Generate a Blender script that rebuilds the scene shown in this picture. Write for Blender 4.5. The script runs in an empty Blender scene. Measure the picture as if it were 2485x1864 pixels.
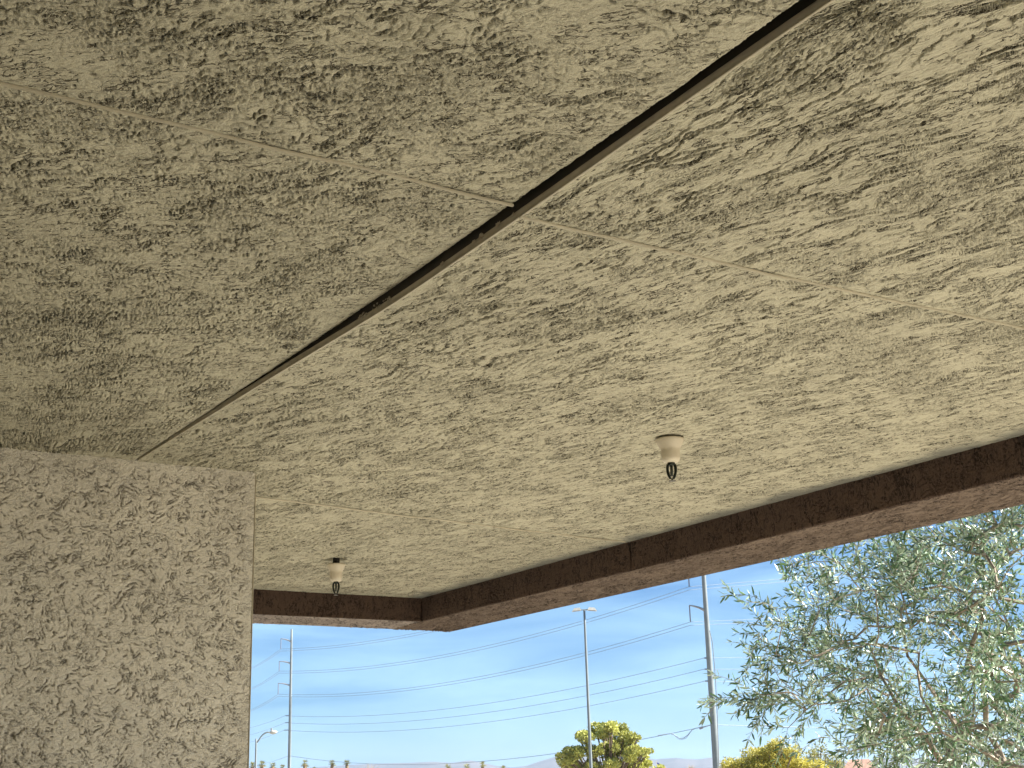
import bpy, math, random
import numpy as np
from mathutils import Vector, Matrix, noise as mnoise

# ------------------------------------------------------------------ camera, sky, sun
SC = bpy.context.scene
COL = SC.collection
EYE = 1.6                      # eye height above the ground
F_PX, PITCH, ROLL, YAW = 3341.4, math.radians(16.5287), math.radians(-1.6587), math.radians(-32.5206)
fw = np.array([-math.sin(YAW)*math.cos(PITCH), math.cos(YAW)*math.cos(PITCH), math.sin(PITCH)])
_r = np.array([math.cos(YAW), math.sin(YAW), 0.0]); _u = np.cross(_r, fw)
ri = _r*math.cos(ROLL) + _u*math.sin(ROLL)
up = -_r*math.sin(ROLL) + _u*math.cos(ROLL)
cam_d = bpy.data.cameras.new('camera'); cam = bpy.data.objects.new('camera', cam_d); COL.objects.link(cam)
cam.matrix_world = Matrix(((ri[0], up[0], -fw[0], 0), (ri[1], up[1], -fw[1], 0), (ri[2], up[2], -fw[2], EYE), (0, 0, 0, 1)))
cam_d.sensor_width = 36.0; cam_d.lens = F_PX/2485*36; cam_d.clip_start = 0.05; cam_d.clip_end = 60000
SC.camera = cam

SUN_AZ, SUN_EL = math.radians(124), math.radians(37)
W = bpy.data.worlds.new('World'); SC.world = W; W.use_nodes = True
wn, wl = W.node_tree.nodes, W.node_tree.links
wn.clear()
wo = wn.new('ShaderNodeOutputWorld'); bg = wn.new('ShaderNodeBackground'); sky = wn.new('ShaderNodeTexSky')
sky.sky_type = 'NISHITA'; sky.sun_disc = False; sky.sun_elevation = SUN_EL; sky.sun_rotation = SUN_AZ
sky.air_density = 1.0; sky.dust_density = 0.1; sky.ozone_density = 3.0; sky.altitude = 350
bg.inputs['Strength'].default_value = 0.05
tc = wn.new('ShaderNodeTexCoord'); mp = wn.new('ShaderNodeMapping'); mp.inputs['Scale'].default_value = (1.6, 1.6, 9.0)
mp.inputs['Rotation'].default_value = (0.12, -0.06, 0.5)
cn = wn.new('ShaderNodeTexNoise'); cn.inputs['Scale'].default_value = 3.0; cn.inputs['Detail'].default_value = 7; cn.inputs['Roughness'].default_value = 0.52; cn.inputs['Distortion'].default_value = 0.5
cr = wn.new('ShaderNodeMapRange'); cr.inputs[1].default_value = 0.36; cr.inputs[2].default_value = 0.72; cr.inputs[3].default_value = 0.0; cr.inputs[4].default_value = 0.65
cmx = wn.new('ShaderNodeMix'); cmx.data_type = 'RGBA'
cmx.inputs[7].default_value = (15.0, 12.0, 10.4, 1)     # thin high cloud
wl.new(tc.outputs['Generated'], mp.inputs[0]); wl.new(mp.outputs[0], cn.inputs[0]); wl.new(cn.outputs[0], cr.inputs[0])
wl.new(cr.outputs[0], cmx.inputs[0]); wl.new(sky.outputs[0], cmx.inputs[6]); tint = wn.new('ShaderNodeMix'); tint.data_type = 'RGBA'; tint.blend_type = 'MULTIPLY'; tint.inputs[0].default_value = 1; tint.inputs[7].default_value = (.225, .455, .69, 1)
wl.new(cmx.outputs[2], tint.inputs[6]); wl.new(tint.outputs[2], bg.inputs[0]); wl.new(bg.outputs[0], wo.inputs[0])

sd = bpy.data.lights.new('sun', 'SUN'); sd.energy = 5.0; sd.angle = math.radians(0.53); sd.color = (1.0, 0.95, 0.87)
sun = bpy.data.objects.new('sun', sd); COL.objects.link(sun)
sv = Vector((math.sin(SUN_AZ)*math.cos(SUN_EL), math.cos(SUN_AZ)*math.cos(SUN_EL), math.sin(SUN_EL)))
sun.rotation_euler = sv.to_track_quat('Z', 'Y').to_euler(); sun.location = (0, 0, 30)
vs = SC.view_settings; vs.view_transform = 'Standard'; vs.look = 'None'; vs.exposure = 1.85; vs.gamma = 1; vs.use_curve_mapping = False
SC.cycles.max_bounces = 8; SC.cycles.diffuse_bounces = 5; SC.cycles.transparent_max_bounces = 8

rng = np.random.default_rng(7); random.seed(7)

# ------------------------------------------------------------------ helpers
def px(u, v, D):
    """world point seen at photo pixel (u, v), D metres away on the ground"""
    q = fw*F_PX + ri*(u-1242.5) - up*(v-932.0)
    return q*D/math.hypot(q[0], q[1]) + np.array([0, 0, EYE])
def on(axis, u, v, val):
    q = fw*F_PX + ri*(u-1242.5) - up*(v-932.0)
    e = np.array([0, 0, EYE]); return q*(val-e[axis])/q[axis] + e
def tag(o, label=None, cat=None, group=None, kind=None):
    for k, v in (('label', label), ('category', cat), ('group', group), ('kind', kind)):
        if v: o[k] = v
    return o
def empty(name, loc, label, cat, group=None):
    o = bpy.data.objects.new(name, None); COL.objects.link(o); o.location = tuple(loc); o.empty_display_size = .1
    return tag(o, label, cat, group)
def mesh_obj(name, verts, faces, mat, parent=None, smooth=False, loc=None):
    """verts in world coordinates; loc/parent shift them to local"""
    v = np.asarray(verts, dtype=np.float64).reshape(-1, 3)
    off = np.zeros(3)
    if parent is not None:
        p = parent
        while p is not None: off = off + np.array(p.location); p = p.parent
    if loc is not None: off2 = np.array(loc, float)
    else: off2 = off
    v = v - off2
    me = bpy.data.meshes.new(name)
    if isinstance(faces, np.ndarray):
        n = faces.shape[1]; nf = faces.shape[0]
        me.vertices.add(len(v)); me.vertices.foreach_set('co', v.astype(np.float32).ravel())
        me.loops.add(nf*n); me.loops.foreach_set('vertex_index', faces.astype(np.int32).ravel())
        me.polygons.add(nf); me.polygons.foreach_set('loop_start', np.arange(0, nf*n, n, dtype=np.int32))
        me.update(calc_edges=True)
    else:
        me.from_pydata([tuple(a) for a in v], [], faces); me.update()
    if smooth: me.polygons.foreach_set('use_smooth', np.ones(len(me.polygons), dtype=bool))
    me.materials.append(mat)
    o = bpy.data.objects.new(name, me); COL.objects.link(o)
    if parent is not None: o.parent = parent; o.location = tuple(off2-off)
    else: o.location = tuple(off2)
    return o
class MB:
    def __init__(s): s.v = []; s.f = []
    def add(s, v, f):
        n = len(s.v); s.v += [tuple(map(float, a)) for a in v]; s.f += [tuple(i+n for i in a) for a in f]
    def box(s, a, b):
        x0, y0, z0 = a; x1, y1, z1 = b
        s.add([(x0,y0,z0),(x1,y0,z0),(x1,y1,z0),(x0,y1,z0),(x0,y0,z1),(x1,y0,z1),(x1,y1,z1),(x0,y1,z1)],
              [(0,3,2,1),(4,5,6,7),(0,1,5,4),(1,2,6,5),(2,3,7,6),(3,0,4,7)])
    def tube(s, pts, rad, n=8, cap=True):
        pts = [Vector(tuple(map(float, p))) for p in pts]
        if not hasattr(rad, '__len__'): rad = [rad]*len(pts)
        rings = []; ref = None
        for i, p in enumerate(pts):
            t = (pts[min(i+1, len(pts)-1)] - pts[max(i-1, 0)]).normalized()
            if ref is None: ref = Vector((0, 0, 1)) if abs(t.z) < .9 else Vector((1, 0, 0))
            a = t.cross(ref).normalized(); b = t.cross(a).normalized(); ref = -b if False else ref
            rings.append([p + (a*math.cos(2*math.pi*k/n) + b*math.sin(2*math.pi*k/n))*rad[i] for k in range(n)])
        v = [q for r in rings for q in r]; f = []
        for i in range(len(rings)-1):
            for k in range(n):
                f.append((i*n+k, i*n+(k+1) % n, (i+1)*n+(k+1) % n, (i+1)*n+k))
        if cap: f.append(tuple(range(n))[::-1]); f.append(tuple((len(rings)-1)*n+k for k in range(n)))
        s.add(v, f)
    def lathe(s, prof, c, n=40):
        v = []; f = []
        for r, z in prof:
            for k in range(n):
                a = 2*math.pi*k/n; v.append((c[0]+r*math.cos(a), c[1]+r*math.sin(a), c[2]+z))
        for i in range(len(prof)-1):
            for k in range(n): f.append((i*n+k, i*n+(k+1) % n, (i+1)*n+(k+1) % n, (i+1)*n+k))
        s.add(v, f)
    def build(s, name, mat, parent=None, smooth=False, loc=None):
        return mesh_obj(name, s.v, s.f, mat, parent, smooth, loc)
def grid(P):
    """P: (m, n, 3) array -> verts, quads"""
    m, n = P.shape[:2]
    i = np.arange(m*n).reshape(m, n)
    q = np.stack([i[:-1, :-1], i[1:, :-1], i[1:, 1:], i[:-1, 1:]], -1).reshape(-1, 4)
    return P.reshape(-1, 3), q
def marks(a, b, fn):
    out = [a]
    while out[-1] < b: out.append(out[-1] + fn(out[-1]))
    out = np.array(out); return a + (out-a)*(b-a)/(out[-1]-a)

# ------------------------------------------------------------------ materials
class NT:
    def __init__(s, name):
        s.m = bpy.data.materials.new(name); s.m.use_nodes = True; s.n = s.m.node_tree.nodes; s.l = s.m.node_tree.links
        s.n.clear(); s.out = s.n.new('ShaderNodeOutputMaterial'); s.b = s.n.new('ShaderNodeBsdfPrincipled'); s.l.new(s.b.outputs[0], s.out.inputs[0])
    def put(s, sock, v):
        if hasattr(v, 'is_output') or hasattr(v, 'links'): s.l.new(v, sock)
        else: sock.default_value = v
    def math(s, op, a, b=0.0, c=None, clamp=False):
        n = s.n.new('ShaderNodeMath'); n.operation = op; n.use_clamp = clamp; s.put(n.inputs[0], a); s.put(n.inputs[1], b)
        if c is not None: s.put(n.inputs[2], c)
        return n.outputs[0]
    def vmath(s, op, a, b=None, scale=None):
        n = s.n.new('ShaderNodeVectorMath'); n.operation = op; s.put(n.inputs[0], a)
        if b is not None: s.put(n.inputs[1], b)
        if scale is not None: s.put(n.inputs['Scale'], scale)
        return n.outputs[0]
    def noise(s, vec, scale, detail=2, rough=.5, dist=0.0, col=False):
        n = s.n.new('ShaderNodeTexNoise'); s.put(n.inputs['Vector'], vec); s.put(n.inputs['Scale'], scale)
        n.inputs['Detail'].default_value = detail; n.inputs['Roughness'].default_value = rough; n.inputs['Distortion'].default_value = dist
        return n.outputs[1] if col else n.outputs[0]
    def ramp(s, v, a, b, lo=0.0, hi=1.0, smooth=True):
        n = s.n.new('ShaderNodeMapRange'); n.interpolation_type = 'SMOOTHSTEP' if smooth else 'LINEAR'
        s.put(n.inputs[0], v); n.inputs[1].default_value = a; n.inputs[2].default_value = b; n.inputs[3].default_value = lo; n.inputs[4].default_value = hi
        return n.outputs[0]
    def mix(s, f, a, b):
        n = s.n.new('ShaderNodeMix'); n.data_type = 'RGBA'; s.put(n.inputs[0], f); s.put(n.inputs[6], a); s.put(n.inputs[7], b); return n.outputs[2]
    def coord(s, which='Object'):
        return s.n.new('ShaderNodeTexCoord').outputs[which]
    def mapping(s, v, loc=(0,0,0), rot=(0,0,0), scale=(1,1,1)):
        n = s.n.new('ShaderNodeMapping'); s.put(n.inputs[0], v); n.inputs[1].default_value = loc; n.inputs[2].default_value = rot; n.inputs[3].default_value = scale; return n.outputs[0]

# --- plaster relief, computed per vertex so that every lap, pit and trowel break is real geometry
def perlin(x, y, seed):
    r = np.random.default_rng(seed); perm = r.permutation(4096); ang = r.uniform(0, 2*np.pi, 4096); gx = np.cos(ang).astype(np.float32); gy = np.sin(ang).astype(np.float32)
    xi = np.floor(x).astype(np.int64); yi = np.floor(y).astype(np.int64); xf = (x-xi).astype(np.float32); yf = (y-yi).astype(np.float32)
    def h(i, j): return perm[(perm[i & 4095]+j) & 4095]
    u = xf*xf*xf*(xf*(xf*6-15)+10); v = yf*yf*yf*(yf*(yf*6-15)+10)
    def g(k, a, b): return gx[k]*a+gy[k]*b
    a = g(h(xi, yi), xf, yf); b = g(h(xi+1, yi), xf-1, yf); c = g(h(xi, yi+1), xf, yf-1); d = g(h(xi+1, yi+1), xf-1, yf-1)
    return (a+(b-a)*u + ((c+(d-c)*u)-(a+(b-a)*u))*v)*1.5
def fbm(x, y, seed, octs=4, rough=.55):
    o = 0; amp = 1.0; tot = 0
    for k in range(octs):
        o = o + perlin(x*2**k+k*17.3, y*2**k-k*9.1, seed+k)*amp; tot += amp; amp *= rough
    return o/tot*1.35
def sstep(x, a, b):
    t = np.clip((x-a)/(b-a), 0, 1); return t*t*(3-2*t)
def relief(S, T, seed, ang=0.0, stretch=1.8, lap=.0042, notch=.0062, pit=.0045, rough=0.0, freq=1.0, aniso=.7, wn_=.0011, sparse=0.0, sp=0.0, small=1.0, broken=False):
    """S, T: surface coordinates in metres -> height outwards (m), cavity 0..1"""
    S = S.astype(np.float64); T = T.astype(np.float64)
    W1 = np.maximum(wn_, .62*sp); W2 = np.maximum(wn_*.7, .55*sp)
    w1 = fbm(S*2.6, T*2.6, seed+50, 2)
    an = ang + .55*w1                                   # the trowel direction wanders
    ca, sa = math.cos(ang), math.sin(ang)
    u = (S*ca+T*sa) + .030*fbm(S*5, T*5, seed+1, 3) + .0045*fbm(S*60, T*60, seed+2, 2, .7)
    v = (-S*sa+T*ca) + .060*fbm(S*3.4, T*3.4, seed+3, 2) + .0045*fbm(S*60+7, T*60, seed+4, 2, .7)
    def laps(scale, L, sd, octs):
        k = scale*freq; e = .0012
        f0 = fbm(u*k/stretch, v*k, sd, octs, .5); fu = fbm((u+e)*k/stretch, v*k, sd, octs, .5); fv = fbm(u*k/stretch, (v+e)*k, sd, octs, .5)
        gu = (fu-f0)/e; gv = (fv-f0)/e; g = np.sqrt(gu*gu+gv*gv)+.15*k
        f = f0*L+50; fr = f-np.floor(f); d = fr/(g*L)
        return fr, d, np.abs(gv)/g, (1-fr)/(g*L)
    lm = .25+.75*sstep(fbm(S*3.1, T*3.1, seed+20, 3), -.50+sparse, -.05+sparse)
    br = .25+.75*sstep(fbm(S*10, T*10, seed+21, 2), -.60, -.15)   # laps come and go
    if broken: br = sstep(fbm(S*27, T*27, seed+25, 2), -.12, .14)
    fr, d, dr, dh = laps(9.0, 5.0, seed+5, 3)
    side = (1-aniso)+aniso*sstep(dr, .45, .95)
    h = lap*(fr**1.4)*lm*(.35+.65*side) * sstep(dh, .0, .0012)
    n1 = np.exp(-(np.maximum(d-.0006, 0)/W1)**2)*sstep(d, -.0005, .0004)*lm*br*side
    h = h - notch*n1
    rm = sstep(fbm(u*4.2/1.5+3, v*4.2, seed+22, 4, .6), -.10-rough, .22-rough)
    fr2, d2, dr2, dh2 = laps(24.0, 1.7, seed+9, 3)
    br2 = sstep(fbm(S*38, T*38, seed+23, 2), -.30, .05)
    side2 = (1-aniso)+aniso*sstep(dr2, .4, .95)
    n2 = np.exp(-(np.maximum(d2-.0003, 0)/W2)**2)*br2*side2*(.50+.50*rm)
    fr3, d3, dr3, dh3 = laps(55.0, 1.5, seed+13, 2)
    n3 = np.exp(-(np.maximum(d3-.0002, 0)/np.maximum(wn_*.6, .5*sp))**2)*sstep(fbm(S*60, T*60, seed+24, 2), -.2, .1)*((1-aniso)+aniso*sstep(dr3, .35, .9))*(.10+.90*rm)
    n2 = n2*small; n3 = n3*small
    h = h + lap*.35*fr2*(.2+.8*rm) - notch*.75*n2 - notch*.5*n3
    p = fbm(u*170/1.3, v*170, seed+30, 2, .6)
    pt = np.clip(p-.06, 0, .5)*rm
    h = h - pit*2.0*pt + .0012*fbm(S*48, T*48, seed+31, 2)*rm
    # lone pin holes on the smooth plaster
    ph = sstep(perlin(S*55, T*55, seed+33), .66, .78); h = h - .003*ph
    # hairlines left by the trowel
    st = perlin((S*math.cos(ang+.25)+T*math.sin(ang+.25))*6, (-S*math.sin(ang+.25)+T*math.cos(ang+.25))*150, seed+40)
    st2 = perlin((S*math.cos(ang-.8)+T*math.sin(ang-.8))*6, (-S*math.sin(ang-.8)+T*math.cos(ang-.8))*130, seed+41)
    sm = sstep(fbm(S*4.6+9, T*4.6, seed+42, 2), -.05, .1)
    h = h + .00050*(st*sm+st2*(1-sm)*.7)*sstep(fbm(S*4, T*4+5, seed+43, 3), -.15, .15)*(1-.6*rm)
    h = h + .004*fbm(S*1.6, T*1.6, seed+44, 2)
    cav = np.clip(n1*1.0+n2*.95+n3*.6+pt*.8+ph*.9, 0, 1)
    return h, cav
def plaster(name, P, nrm, S, T, mat, parent, mask=None, flip=False, **kw):
    """P (m,n,3) grid pushed out along nrm by the relief"""
    h, cav = relief(S, T, **kw)
    if mask is not None: h = h*mask; cav = cav*mask
    Q = P + nrm*h[..., None]
    v, q = grid(Q if not flip else Q[:, ::-1]); o = mesh_obj(name, v, q, mat, parent, True)
    at = o.data.attributes.new('cavity', 'FLOAT', 'POINT'); at.data.foreach_set('value', (cav if not flip else cav[:, ::-1]).astype(np.float32).ravel())
    return o
def stucco(name, base, dirt_shade, grey_shade_band=False, crevice_shade=.92, grit=1.0, rot=(0, 0, 0), sc=(.2, 1, 1), amt=.8, size=1.0, dash=1.0, line=1.0, csize=1.0, crest=True):
    t = NT(name); p = t.coord('Object')
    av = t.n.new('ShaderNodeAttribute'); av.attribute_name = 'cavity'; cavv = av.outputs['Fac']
    c = t.mix(t.ramp(t.noise(p, 2.3, 4, .6), .35, .7), base, tuple(x*.90 for x in base[:3])+(1,))
    c = t.mix(t.ramp(t.noise(p, 60.0, 3, .6), .5, .75, 0, .12), c, dirt_shade)
    # fine drag marks and pits, too small for the mesh
    q = t.mapping(p, rot=rot); wv = t.vmath('SUBTRACT', t.noise(p, 22.0/size, 3, .6, col=True), (.5, .5, .5)); q = t.vmath('ADD', q, t.vmath('SCALE', wv, scale=.028*size))
    sb_ = tuple(1.0 if k == 1 else k*1.6 for k in sc)
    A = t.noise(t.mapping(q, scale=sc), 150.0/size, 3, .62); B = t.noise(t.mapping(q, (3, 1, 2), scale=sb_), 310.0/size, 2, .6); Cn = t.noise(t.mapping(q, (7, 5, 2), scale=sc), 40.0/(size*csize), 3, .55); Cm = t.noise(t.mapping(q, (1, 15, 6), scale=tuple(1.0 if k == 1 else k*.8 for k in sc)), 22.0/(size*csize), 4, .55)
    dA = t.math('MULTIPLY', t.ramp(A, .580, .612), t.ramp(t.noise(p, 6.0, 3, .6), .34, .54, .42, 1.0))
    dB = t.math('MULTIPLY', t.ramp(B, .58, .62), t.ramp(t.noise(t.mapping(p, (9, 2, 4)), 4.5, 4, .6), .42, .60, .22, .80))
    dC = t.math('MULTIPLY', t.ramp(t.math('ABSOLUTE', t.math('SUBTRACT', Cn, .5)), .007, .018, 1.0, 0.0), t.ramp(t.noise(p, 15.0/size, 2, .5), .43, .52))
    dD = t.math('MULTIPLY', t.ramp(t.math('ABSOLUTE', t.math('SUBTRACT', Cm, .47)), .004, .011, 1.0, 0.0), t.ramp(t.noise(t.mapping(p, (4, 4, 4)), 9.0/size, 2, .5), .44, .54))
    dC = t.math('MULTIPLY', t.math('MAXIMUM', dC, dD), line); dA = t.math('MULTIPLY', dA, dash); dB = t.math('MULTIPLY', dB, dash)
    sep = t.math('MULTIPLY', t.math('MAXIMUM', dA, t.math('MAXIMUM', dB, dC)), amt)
    c = t.mix(t.math('MULTIPLY', t.math('MAXIMUM', cavv, sep), crevice_shade), c, dirt_shade)  # crevice shade painted into the colour along with dirt
    if grey_shade_band:  # grey tone plus corner shading painted as a band beside the beam
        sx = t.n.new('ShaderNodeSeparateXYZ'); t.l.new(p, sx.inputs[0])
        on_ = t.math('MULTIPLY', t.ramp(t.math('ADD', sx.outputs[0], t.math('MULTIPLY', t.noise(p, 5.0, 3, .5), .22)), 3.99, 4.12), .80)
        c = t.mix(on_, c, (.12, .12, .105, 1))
    t.l.new(c, t.b.inputs['Base Color']); t.b.inputs['Roughness'].default_value = .9; t.b.inputs['Specular IOR Level'].default_value = .2
    bn = t.n.new('ShaderNodeBump'); bn.inputs['Strength'].default_value = 1.0; bn.inputs['Distance'].default_value = .0022*grit
    hh = t.math('ADD', t.math('MULTIPLY', t.noise(p, 260.0, 3, .65), .0022*grit), t.math('ADD', t.math('MULTIPLY', A, .006), t.math('MULTIPLY', sep, -.0022)))
    bn.inputs['Distance'].default_value = 1.0; t.l.new(hh, bn.inputs['Height']); t.l.new(bn.outputs[0], t.b.inputs['Normal'])
    return t.m
def plain(name, col, rough=.6, metal=0.0, var=.12, scale=8.0, bump=0.0, spec=.4):
    t = NT(name); p = t.coord('Object')
    n = t.noise(p, scale, 4, .6)
    c = t.mix(t.ramp(n, .3, .7), tuple(x*(1+var) for x in col)+(1,), tuple(x*(1-var) for x in col)+(1,))
    t.l.new(c, t.b.inputs['Base Color']); t.b.inputs['Roughness'].default_value = rough; t.b.inputs['Metallic'].default_value = metal; t.b.inputs['Specular IOR Level'].default_value = spec
    if bump:
        bn = t.n.new('ShaderNodeBump'); bn.inputs['Strength'].default_value = bump; bn.inputs['Distance'].default_value = .02; t.l.new(t.noise(p, scale*4, 4, .6), bn.inputs['Height']); t.l.new(bn.outputs[0], t.b.inputs['Normal'])
    return t.m
def leafmat(name, top, under, var=.35, scale=3.0, trans=0.25, rough=.5, spec=.4):
    t = NT(name); p = t.coord('Object'); geo = t.n.new('ShaderNodeNewGeometry')
    n = t.ramp(t.noise(p, scale, 3, .6), .3, .7); r = geo.outputs['Random Per Island']
    a = t.mix(n, tuple(x*(1+var) for x in top)+(1,), tuple(x*(1-var) for x in top)+(1,))
    b = t.mix(n, tuple(x*(1+var) for x in under)+(1,), tuple(x*(1-var) for x in under)+(1,))
    c = t.mix(geo.outputs['Backfacing'], a, b)
    c = t.mix(t.math('MULTIPLY', r, .5), c, t.mix(.5, c, tuple(x*.4 for x in top)+(1,)))
    t.l.new(c, t.b.inputs['Base Color']); t.b.inputs['Roughness'].default_value = rough; t.b.inputs['Specular IOR Level'].default_value = spec
    tr = t.n.new('ShaderNodeBsdfTranslucent'); t.l.new(c, tr.inputs[0]); ms = t.n.new('ShaderNodeMixShader'); ms.inputs[0].default_value = trans
    t.l.new(t.b.outputs[0], ms.inputs[1]); t.l.new(tr.outputs[0], ms.inputs[2]); t.l.new(ms.outputs[0], t.out.inputs[0])
    return t.m

TAN = (.448, .420, .308, 1); TAN_D = (.045, .037, .023, 1)
ANG_L, ANG_R = -.72, -1.27          # which way the trowel ran on the two ceiling panels
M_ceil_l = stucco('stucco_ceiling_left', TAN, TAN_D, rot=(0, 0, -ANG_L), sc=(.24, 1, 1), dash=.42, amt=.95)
M_ceil_r = stucco('stucco_ceiling_right', TAN, TAN_D, grey_shade_band=True, rot=(0, 0, -ANG_R), sc=(.15, 1, 1), dash=.32, amt=1.0)
M_wall = stucco('stucco_wall', (.63, .590, .490, 1), (.13, .115, .09, 1), rot=(0, .3, 0), sc=(.6, 1, 1), amt=.60, size=.9, crevice_shade=.85, dash=.12, csize=.8)
M_beam = stucco('stucco_brown_beam', (.075, .048, .034, 1), (.012, .008, .006, 1), crevice_shade=.85, rot=(0, 0, 0), sc=(1, 1, .35), size=1.6, dash=.5, amt=1)
M_beam_s = stucco('stucco_brown_soffit', (.165, .124, .094, 1), (.03, .02, .015, 1), crevice_shade=.9, rot=(0, 0, 1.42), sc=(.16, 1, 1), size=1.6, dash=.3, amt=1)  # same brown stucco as the face, ground bounce put into a lighter colour
M_beam_s2 = stucco('stucco_brown_soffit_far', (.34, .29, .25, 1), (.03, .025, .022, 1), crevice_shade=.9, rot=(0, 0, .5), sc=(.2, 1, 1), size=2.2, dash=.4, amt=1)  # far soffit likewise lightened in the colour for light from below
M_pale_wall = plain('pale_painted_wall', (.72, .68, .58), .9, 0, .05, 3)
M_bead = plain('painted_metal_trim', (.36, .315, .235), .55, 0, .10, 20)
M_bead_lip = plain('painted_metal_lip', (.30, .265, .185), .45, 0, .10, 20)
M_joint = plain('painted_joint_strip', (.36, .325, .23), .6, 0, .08, 30)
M_dark = plain('dark_recess', (.05, .042, .032), .9)  # near-black colour carries the shade inside the joint gap
M_conc = plain('concrete', (.70, .66, .58), .85, 0, .12, 2, .2)
M_roof = plain('roofing', (.30, .27, .23), .9)
M_cream = plain('cream_plastic', (.50, .445, .335), .42, 0, .04, 12)
M_iron = plain('dark_bronze', (.020, .024, .018), .35, .6, .2, 60)
M_glass_bulb = plain('sprinkler_bulb', (.035, .04, .03), .15, 0, .1, 60)
M_black = plain('black_pipe', (.010, .009, .008), .6)
M_galv = plain('galvanised_steel', (.17, .20, .21), .6, .1, .10, .8)
M_arm = plain('grey_steel_arm', (.24, .26, .29), .6, .2, .1, 2)
M_wire = plain('aluminium_wire', (.26, .32, .40), .6, .3, .1, 2)
M_insul = plain('polymer_insulator', (.16, .17, .21), .5)
M_lamp = plain('lamp_housing', (.42, .42, .38), .5)

# ------------------------------------------------------------------ ground, hills
def ground_mat():
    t = NT('desert_ground'); p = t.coord('Object')
    c = t.mix(t.ramp(t.noise(p, .35, 5, .6), .35, .65), (.56, .47, .34, 1), (.46, .39, .29, 1))
    c = t.mix(t.ramp(t.noise(p, 45.0, 3, .6), .4, .7), c, (.22, .17, .12, 1))
    t.l.new(c, t.b.inputs['Base Color']); t.b.inputs['Roughness'].default_value = .95
    bn = t.n.new('ShaderNodeBump'); bn.inputs['Distance'].default_value = .03; t.l.new(t.noise(p, 45.0, 4, .6), bn.inputs['Height']); t.l.new(bn.outputs[0], t.b.inputs['Normal'])
    return t.m
mb = MB(); mb.add([(-16000, -16000, 0), (16000, -16000, 0), (16000, 16000, 0), (-16000, 16000, 0)], [(0, 1, 2, 3)])
tag(mb.build('ground', ground_mat()), 'pale tan desert ground running out to the hills', kind='structure')
mb = MB(); mb.box((-1.4, -2.8, -.1), (4.9, 8.2, .1))
tag(mb.build('patio_floor', M_conc), 'grey concrete patio floor under the stucco ceiling', kind='structure')

def hills():
    U = np.array([-900, -300, 300, 600, 760, 860, 930, 990, 1050, 1100, 1140, 1170, 1205, 1245, 1280, 1310, 1345, 1400, 1470, 1540, 1590, 1640, 1690, 1725, 1760, 1840, 1950, 2100, 2300, 2600, 3200, 3800])
    V = np.array([1930, 1915, 1890, 1874, 1864, 1858, 1854, 1851, 1848, 1851, 1845, 1851, 1858, 1861, 1857, 1846, 1836, 1830, 1838, 1834, 1843, 1837, 1841, 1838, 1846, 1842, 1850, 1845, 1838, 1850, 1835, 1845])
    us = np.linspace(-900, 3800, 900); vs_ = np.interp(us, U, V)
    rows = []
    for k, (D, hf) in enumerate([(7200, 0), (7800, .35), (8300, .7), (8700, .86), (9000, 1.0), (9500, .75), (10500, 0)]):
        row = []
        for u, v in zip(us, vs_):
            a = px(u, v, 9000); b = px(u, v, D); n = mnoise.fractal(Vector((a[0]*.0016, a[1]*.0016+k*.6, 0)), 1, 2.1, 5)
            row.append((b[0], b[1], max(0, a[2]*hf + (n*34 if 0 < hf < 1 else n*9)*(1 if hf else 0)) - (3 if hf == 0 else 0)))
        rows.append(row)
    v, q = grid(np.array(rows))
    t = NT('desert_hills'); p = t.coord('Object')
    c = t.mix(t.ramp(t.noise(p, .002, 6, .6), .35, .65), (.12, .105, .10, 1), (.07, .065, .065, 1))
    t.l.new(c, t.b.inputs['Base Color']); t.b.inputs['Roughness'].default_value = 1
    o = mesh_obj('hills', v, q, t.m, smooth=True); tag(o, 'distant hazy blue desert hills on the skyline', kind='structure')
hills()

# ------------------------------------------------------------------ the patio roof: ceiling panels, joint, beams, walls
H = EYE + 1.15
YE = np.array([-2.6, 1.0, 1.364, 1.574, 2.136, 2.697, 3.349, 4.0, 4.592, 4.76]); XE = np.array([1.37, 1.385, 1.389, 1.398, 1.403, 1.414, 1.413, 1.408, 1.403, 1.403])
SY = np.array([-2.6, .6, 1.4, 1.6, 2.16, 2.7, 3.36, 4.0, 4.65, 7.6]); SV = np.array([.0, .002, .004, .008, .020, .029, .015, .006, .0, .0])
fine_y = np.linspace(-2.6, 7.6, 400)
_k = np.exp(-np.linspace(-2, 2, 21)**2); _k /= _k.sum()
def smooth_interp(x, xp, fp):
    t = np.interp(fine_y, xp, fp); t = np.convolve(np.pad(t, 10, mode='edge'), _k, 'valid'); return np.interp(x, fine_y, t)
def edge_x(y): return smooth_interp(y, YE, XE)
def lip_x(y): return np.interp(y, [3.0, 3.9, 4.4, 4.65], [1.420, 1.4125, 1.4065, 1.4040])
def sag(y): return smooth_interp(y, SY, SV)
def zr(x, y):
    g = np.clip(1-(x-1.42)/1.5, 0, 1)**1.3
    return H - sag(y)*g
ceiling = tag(bpy.data.objects.new('ceiling', None), 'tan skip-trowel stucco patio ceiling with one long sagging joint', kind='structure'); COL.objects.link(ceiling)

def wob(y, s, a): return np.array([a*mnoise.fractal(Vector((float(yy)*s, 3.3, 1.1)), 1, 2, 5) for yy in y])
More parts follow.
